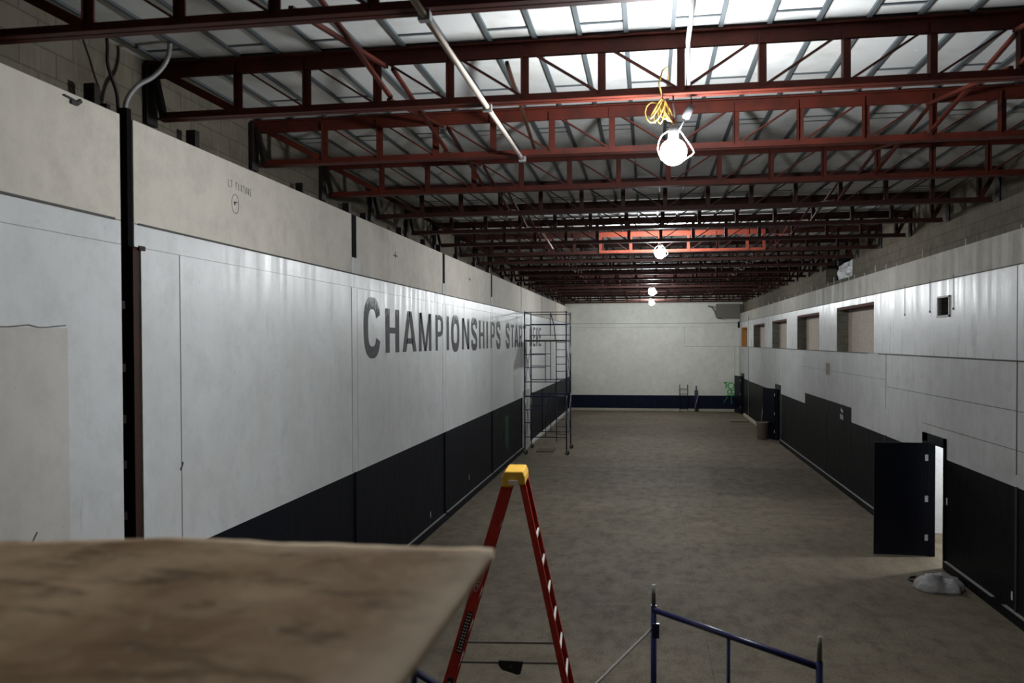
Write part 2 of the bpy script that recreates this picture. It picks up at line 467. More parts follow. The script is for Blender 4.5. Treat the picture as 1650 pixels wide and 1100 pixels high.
# ---- far wall
wf = struct('wall_front', MB().box(CL, CR, Y1, Y1 + .3, 0, ZC), M['far_white'])
struct('painted_band', MB().box(XL, XR, Y1 - .006, Y1, 0.14, 0.90), M['navy_far'], wf, 'dark navy band along the foot of the far wall')
struct('wall_foot', MB().box(XL, XR, Y1 - .03, Y1, 0.0, 0.14), M['dirty_base'], wf, 'pale dirty unpainted foot of the far wall')
sm = MB()
sm.box(XL, XR, Y1 - .004, Y1, 5.03, 5.055); sm.box(XL, 3.0, Y1 - .003, Y1, 4.82, 4.832)
sm.box(2.1, 2.115, Y1 - .003, Y1, 3.9, 4.82); sm.box(2.1, XR, Y1 - .004, Y1, 3.70, 3.72)
sm.box(4.9, 4.92, Y1 - .003, Y1, 1.0, 3.7)
struct('seam', sm, M['seam_light'], wf)

# ---- left wall : block wall, then lining panels
wl = struct('wall_left', MB().box(CL - .3, CL, Y0, Y1, 0, ZC), M['block'])
J = [0.75, 6.75, 12.42, 18.21, 24.02, 29.88, 35.84, 41.3, 49.0]
edges = [(-2.0, 0.71)]
for i in range(len(J) - 1):
    a, b = J[i], J[i + 1]
    G0 = .13 if i in (2, 3, 4) else .05; G1 = .09 if i in (1, 2, 3) else .05
    a0 = a + (G0 if i != 1 else 0.05); b0 = b - (G1 if i != 0 else .14)
    if i == 7: b0 = 49.0
    # upper matt panel
    struct('upper_panel', MB().box(XL - .05, XL, a0, b0, 5.062, 5.97), M['matt_white'], wl, 'cream upper lining panel')
    struct('middle_panel', MB().box(XL - .05, XL, a + (.005 if i != 1 else .05), b - (.005 if i != 0 else .14) if i != 7 else 49.0, 4.856, 5.055), M['gloss_white'], wl)
    la = a + (0.006 if i != 1 else 0.15); lb = b - (.006 if i != 0 else .14)
    if i == 7: lb = 49.0
    struct('lower_panel', MB().box(XL - .05, XL, la, lb, 0, 4.852), M['gloss_white'], wl)
    # dado
    if i == 4:
        struct('painted_band', MB().box(XL, XL + .004, la, lb, 0.16, 1.985), M['navy'], wl, 'dark navy painted dado')
    elif i == 5:
        struct('bare_strip', MB().box(XL, XL + .03, la + .35, la + 2.0, 0.0, 2.2), M['bare_strip'], wl, 'bare pale unpainted strip in the dado')
        struct('painted_band', MB().box(XL, XL + .004, la + 2.0, lb, 0.16, 1.985), M['navy'], wl, 'dark navy painted dado')
    else:
        struct('painted_band', MB().box(XL, XL + .004, la, lb, 0.16, 1.985), M['navy'], wl, 'dark navy painted dado')
    # joint covers
    if i in (2, 3, 4, 5):
        struct('joint_cover', MB().box(XL - .01, XL + .012, a - .13, a + .23, 5.062, 5.31), M['cover'], wl)
        struct('joint_cover', MB().box(XL - .01, XL + .003, a - .10, a + .13, 2.0, 4.85), M['gloss_white'], wl)
        struct('seam', MB().box(XL, XL + .0035, a - .112, a - .10, 2.0, 4.85).box(XL, XL + .0035, a + .13, a + .142, 2.0, 4.85), M['seam_light'], wl)
    if i >= 2:
        struct('gap_shade', MB().box(XL - .06, XL - .002, a - (.088 if i < 5 else .048), a + (.128 if i < 5 else .048), 5.062, 5.97), M['void'], wl)  # near-black box stands in for the shade inside the open joint
        struct('joint_bead', MB().box(XL, XL + .03, a - .035, a + .035, 0.1, 1.99), M['navy'], wl)
for a, b in ((-2.0, 0.7),):
    struct('lower_panel', MB().box(XL - .05, XL, a, b, 0, 5.97), M['gloss_white'], wl)
struct('ledge', MB().box(XL - .02, XL + .014, -2, 6.52, 5.052, 5.070), M['seam'], wl)
struct('ledge', MB().box(XL - .02, XL + .014, 6.86, 49, 5.052, 5.068), M['seam'], wl)
struct('seam', MB().box(XL, XL + .002, 7.52, 7.532, 1.99, 4.85), M['seam'], wl)
struct('beige_patch', MB().box(XL, XL + .003, 2.0, 5.92, 1.2, 4.12), M['patch'], wl, 'beige patch with a ragged top edge left of the column')
cr = MB()
pts = [(4.2 + .1 * k, 4.13 + random.uniform(-.012, .012)) for k in range(18)]
cr.ribbon(pts, 0.008, lambda a, b, t: (XL + t, a, b), 0.0, 0.005)
struct('crack', cr, M['seam'], wl)
bl = struct('baseboard_left', MB().box(XL, XL + .035, 6.95, 30.2, 0, 0.17), M['navy'])
struct('bead', MB().box(XL + .004, XL + .05, 6.95, 18.15, 0.17, 0.180), M['seam_light'], bl)
struct('bead', MB().box(XL + .004, XL + .05, 18.3, 30.2, 0.17, 0.180), M['seam_light'], bl)
b2 = struct('baseboard_left_far', MB().box(XL, XL + .035, 31.9, 48.9, 0, 0.10), M['cover'])

# ---- right wall with openings
def grid_wall(mb, x0, x1, ya, yb, za, zb, holes):
    ys = sorted({ya, yb, *[h[0] for h in holes], *[h[1] for h in holes]})
    zs = sorted({za, zb, *[h[2] for h in holes], *[h[3] for h in holes]})
    ys = [v for v in ys if ya <= v <= yb]; zs = [v for v in zs if za <= v <= zb]
    for i in range(len(ys) - 1):
        for j in range(len(zs) - 1):
            cy, cz = (ys[i] + ys[i + 1]) / 2, (zs[j] + zs[j + 1]) / 2
            if any(h[0] < cy < h[1] and h[2] < cz < h[3] for h in holes): continue
            mb.box(x0, x1, ys[i], ys[i + 1], zs[j], zs[j + 1])
    return mb
WIN = [(20.35, 24.2, 3.70, 4.90), (26.55, 30.35, 3.70, 4.87), (32.55, 36.3, 3.70, 4.83), (38.55, 42.45, 3.70, 4.80), (45.0, 47.9, 3.70, 4.76)]
DOORS = [(15.66, 16.5, 0.0, 2.13), (34.05, 34.95, 0.0, 2.10), (46.6, 47.5, 0.0, 2.1)]
VENT = (15.45, 16.05, 4.42, 4.76)
NICHE = (23.3, 26.6, 5.72, 6.35)
wr = struct('wall_right', grid_wall(grid_wall(MB(), XR, XR + .10, Y0, Y1, 0, 3.2, DOORS), XR, XR + .30, Y0, Y1, 3.2, 5.06, WIN + [VENT]), M['block_white'])
struct('coping', MB().box(XR, XR + .20, Y0, Y1, 5.075, 5.56), M['coping'], wr, 'cream plastered strip at the top of the right wall')
struct('coping_gap', MB().box(XR + .012, XR + .20, Y0, Y1, 5.06, 5.075), M['seam'], wr)
struct('block_wall', grid_wall(MB(), XR + .20, XR + .5, Y0, Y1, 5.06, ZC, [NICHE]), M['block'], wr)
struct('upper_lining', grid_wall(MB(), XR - .006, XR, Y0, Y1, 3.72, 5.05, [(a, b, 3.0, d) for a, b, c, d in WIN] + [VENT]), M['gloss_right'], wr, 'glossy white upper lining')
# shelf line
sl = MB()
sl.box(XR - .012, XR, 8, 20.0, 3.695, 3.715); sl.box(XR - .012, XR, 20.9, 49, 3.695, 3.712)
sl.box(XR - .004, XR, 19.35, 19.37, 2.5, 3.7); sl.box(XR - .008, XR, 12.78, 12.80, 2.1, 5.05)
sl.box(XR - .004, XR, 7, 19.3, 2.995, 3.003); sl.box(XR - .004, XR, 19.4, 30, 3.145, 3.151)
sl.box(XR - .004, XR, 7, 16.9, 2.44, 2.448)
sl.box(XR - .018, XR, 44.46, 44.50, 0.0, 5.3)
struct('seam', sl, M['seam'], wr)
for yy, zb in ((18.0, 4.54), (16.48, 4.55), (15.28, 4.56)):
    w_ = MB().tube([(XR - .012, yy, 5.12), (XR - .012, yy, zb)], 0.0035, 6)
    w_.box(XR - .02, XR, yy - .015, yy + .015, zb - .04, zb)
    wire = struct('wire', w_, M['seam'], wr, 'thin wire hanging down the right wall')
# dado right, stepped
BR = [(Y0, 15.58, 1.92), (16.82, 22.5, 1.92), (22.5, 28.85, 2.29), (28.85, 33.9, 1.94), (35.2, 44.4, 1.96), (44.55, 46.5, 1.98)]
for a, b, z in BR:
    if a == 22.5:
        for p, q in ((22.5, 25.55), (25.59, 28.85)):
            struct('painted_band', MB().box(XR - .005, XR, p, q, 0.15, z), M['navy_right'], wr, 'raised block of dark paint in the right dado')
    else:
        struct('painted_band', MB().box(XR - .004, XR, a, b, 0.15, z), M['navy_right'], wr, 'charcoal painted dado on the right wall')
jb = MB()
for yy in (12.76, 19.36, 25.57, 31.9, 38.0): jb.box(XR - .02, XR, yy - .03, yy + .03, 0.1, 1.93)
struct('joint_bead', jb, M['black'], wr)
br_ = MB().box(XR - .05, XR, Y0, 15.56, 0, 0.15); br_.box(XR - .05, XR, 16.85, 33.9, 0, 0.15)
br_ = struct('baseboard_right', br_, M['navy_right'])
struct('bead', MB().box(XR - .06, XR - .005, 13.5, 15.55, 0.15, 0.160).box(XR - .06, XR - .005, 16.9, 33.9, 0.15, 0.160).box(XR - .06, XR - .005, 8, 13.1, 0.15, 0.160), M['seam_light'], br_)
struct('baseboard_right_far', MB().box(XR - .05, XR, 35.3, 46.4, 0, 0.12), M['dirty_base'])

# windows
for i, (a, b, c, d) in enumerate(WIN):
    w = bpy.data.objects.new('window_%d' % (i + 1), None); COL.objects.link(w); w['kind'] = 'structure'
    w.location = (XR, (a + b) / 2, c)
    loc = lambda mb: mb
    def part(nm, x0, x1, y0, y1, z0, z1, mt, lab=None):
        o = MB().box(x0 - XR, x1 - XR, y0 - (a + b) / 2, y1 - (a + b) / 2, z0 - c, z1 - c).build(nm, mt, w)
        if lab: o['label'] = lab
        return o
    rev = M['timber_orange'] if i == 4 else M['reveal']
    part('reveal', XR + .01, XR + .30, b - .015, b - .002, c, d, rev)
    part('reveal', XR + .01, XR + .30, a + .002, a + .015, c, d, rev)
    part('lintel', XR + .004, XR + .32, a, b, d - .07, d - .002, M['lintel'] if i < 4 else M['timber_orange'])
    part('boarding', XR + .30, XR + .34, a, b, c - .1, d + .1, M['osb'], 'pale chipboard sheet closing the window')
    if i < 4:
        part('batten', XR + .27, XR + .30, b - .38, b - .30, c, d - .07, M['osb'])

# niche with foil in the block wall
struct('niche_back', MB().box(XR + .50, XR + .54, NICHE[0] - .1, NICHE[1] + .1, 5.6, 6.45), M['void'], wr)

# doors --------------------------------------------------------------
def door(name, ya, yb, zt, trim_far, trim_top, leaf_angle, leaf_w, labeldoor):
    d = bpy.data.objects.new(name, None); COL.objects.link(d); d['kind'] = 'structure'
    d.location = (XR, yb, 0)
    fr = MB()
    fr.box(-.03, .10, -.02, .0, 0, zt); fr.box(-.03, .10, ya - yb, ya - yb + .02, 0, zt); fr.box(-.03, .10, ya - yb, .0, zt - .02, zt)
    fr.box(-.035, .0, 0.0, trim_far, 0, trim_top)          # wide far casing
    fr.box(-.035, .0, ya - yb - .07, ya - yb, 0, trim_top); fr.box(-.035, .0, ya - yb - .07, trim_far, zt, trim_top)
    fr.build('door_frame', M['door_navy'], d)
    lf = MB().box(-leaf_w, 0, -.045, 0, 0.02, zt - .02)
    l = lf.build('door_leaf', M['door_navy'], d, bevel=.004)
    l.location = (-.045, 0.0, 0); l.rotation_euler = (0, 0, leaf_angle)
    for z in (0.30, 1.02, 1.78):
        MB().box(-.045, .012, -.052, -.046, z, z + .115).build('hinge', M['steel_grey'], l)
    return d, l
d1, l1 = door('door_1', 15.66, 16.5, 2.13, .30, 2.28, 0.0, .93, '')
MB().lathe([(.028, 0), (.028, .05), (.012, .05), (.012, .06)], (-.86, .0, 1.0), 12, 'y').build('door_handle', M['steel_grey'], l1)
d2, l2 = door('door_2', 34.05, 34.95, 2.10, .25, 2.27, -1.15, .9, '')
d3, l3 = door('door_3', 46.6, 47.5, 2.10, .12, 2.25, -1.32, .95, '')

# side room behind the open door
sr = MB()
sr.box(7.3, 7.4, 13.5, 18.6, 0, 2.9); sr.box(XR + .1, 7.3, 18.5, 18.6, 0, 2.9); sr.box(XR + .1, 7.3, 13.5, 13.6, 0, 2.9)
struct('wall_side_room', sr, M['gloss_right'])
struct('ceiling_side_room', MB().box(XR + .1, 7.4, 13.5, 18.6, 2.9, 3.0), M['far_white'])
struct('floor_side_room', MB().box(XR + .5 + .2, 7.4, 13.5, 18.6, -.1, 0), M['floor'])
sb = thing('ceiling_bulb', 'lit bulb on the ceiling of the side room behind the open door', 'light', (6.9, 16.75, 2.9))
MB().lathe([(.05, -.05), (.05, 0)], (0, 0, 0), 12).build('socket', M['white_wire'], sb)
MB().sphere((0, 0, -.11), .06, 12, 8).build('bulb', emit('side room bulb', (.97, .985, 1.0), BACK_ROOM), sb)
# rooms behind the other openings are dark
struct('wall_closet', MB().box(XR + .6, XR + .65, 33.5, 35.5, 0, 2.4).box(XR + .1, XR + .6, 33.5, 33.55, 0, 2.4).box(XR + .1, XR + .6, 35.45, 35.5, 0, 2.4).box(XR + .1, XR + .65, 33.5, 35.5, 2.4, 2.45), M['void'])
struct('wall_closet_far', MB().box(XR + .6, XR + .65, 46.1, 48, 0, 2.4).box(XR + .1, XR + .6, 46.1, 46.15, 0, 2.4).box(XR + .1, XR + .6, 47.95, 48, 0, 2.4).box(XR + .1, XR + .65, 46.1, 48, 2.4, 2.45), M['bare_strip'])

# ================================================================== BAR JOISTS
JY = [5.30, 7.45, 9.60] + [9.60 + 2.19 * k for k in range(1, 18)]
JXL, JXR, JC = -4.72, 5.345, 0.29
NODES = [JC + 0.683 * k for k in range(-6, 8)]
ZB, ZT = 6.135, 6.675
ZTc = ZT
def make_joist():
    r = thing('bar_joist', '', 'roof joist', (0, 0, 0), 0, 'red oxide steel bar joists carrying the roof deck')
    t = MB()
    t.box(JXL, JXR, -.062, -.008, ZT - .014, ZT); t.box(JXL, JXR, .008, .062, ZT - .014, ZT)
    t.box(JXL, JXR, -.020, -.008, ZT - .135, ZT - .014); t.box(JXL, JXR, .008, .020, ZT - .135, ZT - .014)
    t.build('top_chord', M['primer'], r)
    b = MB()
    b.box(JXL + .1, JXR - .1, -.070, -.008, ZB, ZB + .012); b.box(JXL + .1, JXR - .1, .008, .070, ZB, ZB + .012)
    b.box(JXL + .1, JXR - .1, -.020, -.008, ZB + .012, ZB + .075); b.box(JXL + .1, JXR - .1, .008, .020, ZB + .012, ZB + .075)
    b.build('bottom_chord', M['primer'], r)
    for i, xx in enumerate(NODES):
        MB().box(xx - .034, xx + .034, -.008, .008, ZB + .02, ZT - .03).box(xx - .034, xx - .026, -.045, .045, ZB + .05, ZT - .05).build('web_post', M['primer'], r)
    c = NODES.index(JC) if JC in NODES else 6
    for i in range(len(NODES)):
        if i < 6: p, q = (NODES[i], ZT - .06), (NODES[i + 1], ZB + .04)
        elif i == 6: continue
        else: p, q = (NODES[i], ZT - .06), (NODES[i - 1], ZB + .04)
        MB().bar((p[0], 0, p[1]), (q[0], 0, q[1]), .016, .048, (0, 1, 0)).build('web_diagonal', M['primer'], r)
    MB().bar((JXL + .06, 0, ZT - .05), (NODES[0], 0, ZB + .04), .07, .05, (0, 1, 0)).build('end_diagonal', M['primer'], r)
    MB().bar((JXR - .04, 0, ZT - .05), (NODES[-1], 0, ZB + .04), .07, .05, (0, 1, 0)).build('end_diagonal', M['primer'], r)
    # splayed end posts and bearing plates
    e = MB().bar((JXL + .04, 0, ZT - .06), (JXL + .14, 0, ZB + .02), .05, .07, (0, 1, 0)); e.build('end_post', M['dark_steel'], r)
    e = MB().box(JXL - .02, JXL + .02, -.09, .09, ZB - .04, ZT - .02); e.build('bearing_plate', M['dark_steel'], r)
    e = MB().box(JXR - .02, JXR + .0, -.09, .09, ZB + .0, ZT - .02); e.build('bearing_plate', M['dark_steel'], r)
    return r
j0 = make_joist()
jtree = {}
for c_ in bpy.data.objects:
    if c_.parent: jtree.setdefault(c_.parent.name, []).append(c_)
for i, y in enumerate(JY):
    o = j0 if i == 0 else copy_tree(j0, None, jtree)
    o.location = (0, y, 0)
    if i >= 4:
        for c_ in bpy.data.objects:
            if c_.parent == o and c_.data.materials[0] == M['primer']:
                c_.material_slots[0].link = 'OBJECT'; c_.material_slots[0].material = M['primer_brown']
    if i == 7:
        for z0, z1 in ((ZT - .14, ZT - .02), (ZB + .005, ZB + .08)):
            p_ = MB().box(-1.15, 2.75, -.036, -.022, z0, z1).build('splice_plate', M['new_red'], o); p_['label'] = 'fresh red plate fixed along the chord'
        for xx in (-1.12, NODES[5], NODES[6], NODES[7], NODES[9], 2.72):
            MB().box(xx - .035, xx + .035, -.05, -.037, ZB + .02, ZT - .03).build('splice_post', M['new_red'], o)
    extra = {0: 'nearest bar joist, cut off by the top of the photo', 1: 'second bar joist from the camera, just above the largest lamp',
             2: 'third bar joist from the camera, lit red behind the largest lamp'}.get(i)
    o['label'] = extra or ('dark red steel bar joist, %s from the camera' % ORD[i])

# cross bridging
def make_bridge(dy):
    r = thing('cross_bridging', '', 'bracing', (0, 0, 0), 0, 'red angle cross bridging between the joists')
    MB().bar((0, 0.03, ZB + .10), (0, dy - .03, ZT - .16), .035, .03).build('bridging_angle', M['primer'], r)
    MB().bar((0.04, 0.03, ZT - .16), (0.04, dy - .03, ZB + .10), .035, .03).build('bridging_angle', M['primer'], r)
    return r
br0 = make_bridge(2.15)
btree = {br0.name: kids(br0)}
first = True
for side, xx in (('left', -2.35), ('right', 2.95)):
    for i in range(len(JY) - 1):
        if side == 'left' and i == 99: continue
        o = br0 if first else copy_tree(br0, None, btree); first = False
        o.location = (xx, JY[i], 0)
        o.scale = (1, (JY[i + 1] - JY[i]) / 2.15, 1)
        o['label'] = 'crossed red bridging angles on the %s side of the roof, %s bay from the camera' % (side, ORD[i])

# ================================================================== LAMPS
LX = 0.20
LAMPS = [(0.225, 7.45, 5.646, 6.135, 'largest and nearest lit work lamp hanging under the second joist'),
         (0.29, 19.45, 6.004, 6.69, 'second lit work lamp from the camera, among the joists in mid roof'),
         (0.18, 31.8, 5.832, 6.69, 'third lit work lamp, upper of the two small distant ones'),
         (0.22, 44.1, 5.99, 6.69, 'farthest and smallest lit work lamp, just below the third')]
def make_lamp():
    r = thing('work_lamp', '', 'lamp', (0, 0, 0), 0, 'temporary lamps hanging along the middle of the roof')
    MB().sphere((0, 0, 0), .115, 24, 14).build('lamp_globe', M['lamp'], r)
    MB().lathe([(.035, .092), (.045, .11), (.045, .20), (.03, .23), (.012, .24)], (0, 0, 0), 16).build('lamp_socket', M['grey_plastic'], r)
    g = MB()
    g.tube(smooth([(.0, 0, .21), (.05, 0, .19), (.10, 0, .12), (.165, 0, .02), (.172, 0, -.02), (.13, 0, -.05), (.09, 0, -.075)]), .005, 6)
    g.tube(smooth([(.0, 0, .21), (-.06, .0, .175), (-.11, 0, .13), (-.135, 0, .03), (-.10, 0, -.07)]), .0035, 6)
    g.tube(smooth([(.0, 0, .21), (0, .08, .16), (0, .135, .03), (0, .10, -.07)]), .0035, 6)
    g.build('wire_guard', M['white_wire'], r)
    return r
lamp0 = make_lamp(); ltree = {lamp0.name: kids(lamp0)}
for i, (x, y, z, zt, lab) in enumerate(LAMPS):
    o = lamp0 if i == 0 else copy_tree(lamp0, None, ltree)
    o.location = (x, y, z); o['label'] = lab
    L_ = zt - z
    MB().tube([(0, 0, .235), (.008, -.01, .235 + (L_ - .235) * .4), (-.004, -.01, .235 + (L_ - .235) * .7), (0.0, 0, L_)], .007, 6).build('flex', M['grey_plastic'], o)
# grey connector and yellow cord coil on the first lamp
k = thing('cable_connector', 'grey cable connector box hanging beside the yellow cord', 'connector', (0.35, 7.47, 5.99))
cc = MB().lathe([(.02, -.06), (.035, -.05), (.035, .05), (.025, .07)], (0, 0, 0), 12).build('body', M['grey_plastic'], k)
cc.rotation_euler = (0, .45, 0)
MB().tube([(-.025, 0, -.055), (-.06, .02, -.12), (-.08, .06, -.16), (-.115, .13, -.10)], .006, 6).build('cord', M['grey_plastic'], k)
MB().tube([(.03, 0, .065), (.03, 0, .12), (0, -.03, .165)], .006, 6).build('cord', M['grey_plastic'], k)
yc = MB()
for q in range(6):
    a0 = -.9 + q * .33; hh = .17 + .02 * (q % 3); ww = .028 + .012 * (q % 2)
    pts = []
    for t_ in range(17):
        th = 2 * PI * t_ / 16
        lx = math.sin(th) * ww; lz = -hh * (1 - math.cos(th)) / 2
        pts.append((lx * math.cos(a0) + (q - 2.5) * .02 * (1 - math.cos(th)), lx * math.sin(a0) + .01 * q, lz))
    yc.tube(pts, .0065, 6)
yc.tube([(0, 0, 0), (-.03, -.03, .12), (0, -.06, .22), (.04, -.03, .26), (.05, 0, .15)], .007, 6)
pts = [(-.02 + math.cos(t_ / 10 * 2 * PI) * .07 - .06, .03, -.11 + math.sin(t_ / 10 * 2 * PI) * .09) for t_ in range(9)]
yc.tube(pts, .006, 6)
o = yc.build('extension_cord', M['yellow_cord']); o.location = (0.13, 7.39, 6.10)
tag(o, 'coiled yellow extension cord hung over the second joist above the nearest lamp', 'cord')

# ================================================================== PIPES AND CONDUITS
o = MB().tube([(-1.42, 4.6, 6.11), (-1.42, 7.45, 6.11), (-1.42, 9.7, 6.11)], .024, 10).build('conduit', M['pale_pipe'])
tag(o, 'long pale conduit running under the three nearest joists', 'conduit')
for y in (5.3, 7.45, 9.6):
    MB().box(-1.46, -1.38, y - .03, y + .03, 6.075, 6.14).build('clamp', M['galv'], o)
o = MB().bar((-1.25, 7.5, 6.52), (-1.28, 9.6, 6.22), .03, .03).build('angle_brace', M['rust'])
tag(o, 'dark slanting angle iron beside the pale conduit between second and third joists', 'brace')
o = MB().tube([(0.345, 3.0, 6.56), (0.345, 7.36, 6.56), (0.35, 7.40, 6.50), (0.35, 7.40, 6.2)], .02, 10).build('conduit', M['white_wire'])
tag(o, 'white conduit running to the second joist at the roof centre', 'conduit')
o = MB().tube([(-2.0, 16.2, 6.1), (-1.9, 17.0, 5.9)], .018, 8).build('loose_pipe', M['pale_pipe'])
tag(o, 'short pale pipe dangling from the joists in mid roof', 'pipe')

# conduits at the left column
o = MB().tube(smooth([(-4.55, 6.76, 5.86), (-4.55, 6.785, 6.016), (-4.53, 6.798, 6.152), (-4.47, 6.864, 6.288), (-4.40, 6.973, 6.39), (-4.33, 7.029, 6.498), (-4.28, 7.039, 6.599), (-4.212, 6.959, 6.69)]), .022, 10).build('conduit', M['galv'])
tag(o, 'bent galvanised conduit rising from the wall recess to the roof', 'conduit')
o = MB().tube(smooth([(-4.60, 6.76, 5.86), (-4.6, 6.77, 6.04), (-4.6, 6.75, 6.2), (-4.6, 6.685, 6.31), (-4.6, 6.628, 6.427), (-4.55, 6.56, 6.55), (-4.55, 6.54, 6.69)]), .015, 10).build('conduit', M['dark_steel'])
tag(o, 'thin rusty conduit left of the bent galvanised one', 'conduit')
# steel column in the recess
c = thing('steel_column', 'rusty steel column showing in the recess of the left wall', 'column', (-4.62, 6.75, 0))
MB().box(-.11, -.095, -.14, .15, 0, 5.84).box(.115, .13, .045, .142, 0, 4.85).build('flange', M['rust'], c)
MB().box(-.095, .115, .06, .076, 0, 4.85).build('web', M['dark_steel'], c)
MB().tube([(.11, -.125, 0), (.11, -.125, 4.84)], .014, 8).build('pipe', M['galv'], c)
struct('gap_shade', MB().box(-4.56, -4.492, 6.73, 6.795, 4.856, 6.06), M['void'], wl)  # black strip set in the recess gap in place of its shade
for z in (2.45, 2.9, 3.3, 3.75, 4.3):
    MB().box(.02, .10, -.10, -.03, z, z + .07).build('bracket', M['dark_steel'], c)
o = MB().box(XL - .01, XL + .012, 6.86, 6.95, 4.83, 4.87).build('metal_clip', M['rust'])
tag(o, 'small rusty clip at the top right of the wall recess', 'clip')

# dark posts showing above the left lining
for i, (y, w, h) in enumerate([(6.40, .10, .22), (6.55, .07, .08), (7.98, .12, .22), (10.66, .09, .18), (12.42, .12, .2), (13.2, .09, .16), (15.2, .1, .2), (16.9, .1, .18),
                               (18.2, .12, .22), (19.9, .1, .18), (22.0, .1, .2), (24.0, .12, .2), (26.6, .1, .2), (29.9, .12, .2)]):
    nm = MB().box(XL - .16, XL - .06, y - w * .35, y + w * .35, 5.0, 5.97 + h * .9).build('wall_stud', M['dark_steel'])
    tag(nm, 'dark stud end above the left wall lining, %s along the wall' % (ORD[i] if i else 'first'), 'stud', 'dark stud ends above the left lining')

# threaded rods along the coping right
ys = [12.9, 15.0, 17.2, 18.9, 19.7, 20.6, 21.6, 22.6, 23.2, 24.2, 25.0, 25.8, 26.6, 27.4, 28.3, 29.2, 30.2, 31.3, 32.4, 33.6, 35, 36.5, 38, 39.8, 41.6]
for i, y in enumerate(ys):
    hh = .09 + .05 * ((i * 7) % 3)
    if i in (10,): hh = .25
    o = MB().tube([(XR + .09, y, 5.54), (XR + .09, y + .01, 5.56 + hh)], .012, 6).build('anchor_rod', M['cover'])
    tag(o, 'short pale anchor rod on the right wall ledge, %s from the camera' % (ORD[i] if i < 21 else ['twenty-second', 'twenty-third', 'twenty-fourth', 'twenty-fifth'][i - 21]), 'rod', 'anchor rods along the right wall ledge')

# foil sheet in the niche
f = MB(); n = 14
for i in range(n + 1):
    for j in range(n + 1):
        a, b_ = i / n, j / n
        y = 23.34 + 1.95 * a; z = 5.66 + (.52 - .06 * a) * b_ 
        xx = XR + .235 + .10 * noise.noise(Vector((a * 5, b_ * 4, 1.3))) * .5 + .12 * max(0, a - .75)
        f.v.append((xx, y, z))
for i in range(n):
    for j in range(n):
        q = i * (n + 1) + j; f.f.append((q, q + 1, q + n + 2, q + n + 1)); f.smooth.append(True)
o = f.build('plastic_sheet', M['foil'])
so = o.modifiers.new('solid', 'SOLIDIFY'); so.thickness = .006
tag(o, 'crumpled silvery sheet stuffed in the opening high on the right wall', 'sheet')

# vent grille
v = thing('vent_grille', 'small dark square vent grille with a white frame high on the right wall', 'vent', (XR - .006, 15.75, 4.42))
fr = MB(); a, b_, h = -.31, .31, .36
fr.box(-.02, .0, a, a + .035, -.01, h); fr.box(-.02, .0, b_ - .035, b_, -.01, h); fr.box(-.02, .0, a, b_, -.01, .022); fr.box(-.02, .0, a, b_, h - .03, h)
fr.build('frame', M['cover'], v)
MB().box(.06, .08, -.3, .3, 0, .34).build('backing', M['void'], v)
lv = MB()
for q in range(9): lv.bar((.02, -.275, .04 + q * .034), (.02, .275, .04 + q * .034), .03, .006, (.5, 0, 1))
lv.build('louvres', M['dark_steel'], v)

# corner boxing on the far wall and curved bracket
o = MB().box(3.85, XR - .005, Y1 - .55, Y1 - .012, 5.33, 6.1).build('boxing', M['soffit'])
tag(o, 'grey brown boxing in the upper right corner of the far wall', 'boxing')
MB().tube([(3.40, 0 + Y1 - .3, 6.0), (3.62, Y1 - .3, 5.92), (3.78, Y1 - .3, 5.7), (3.86, Y1 - .3, 5.4), (3.95, Y1 - .3, 5.30), (4.12, Y1 - .3, 5.30)], .045, 8).build('curved_pipe', M['soffit'], o)
o = MB().box(5.05, XR, Y1 - .35, Y1 - .15, 4.75, 5.1).build('wall_speaker', M['dark_steel'])
tag(o, 'small dark box in the far right corner below the boxing', 'box')
# tan plate between the windows
o = MB().box(XR - .012, XR, 25.12, 25.55, 3.02, 3.36).build('wall_plate', mat('tan plate', (.24, .19, .14), .8))
tag(o, 'tan rectangular plate on the right wall below the windows', 'plate')

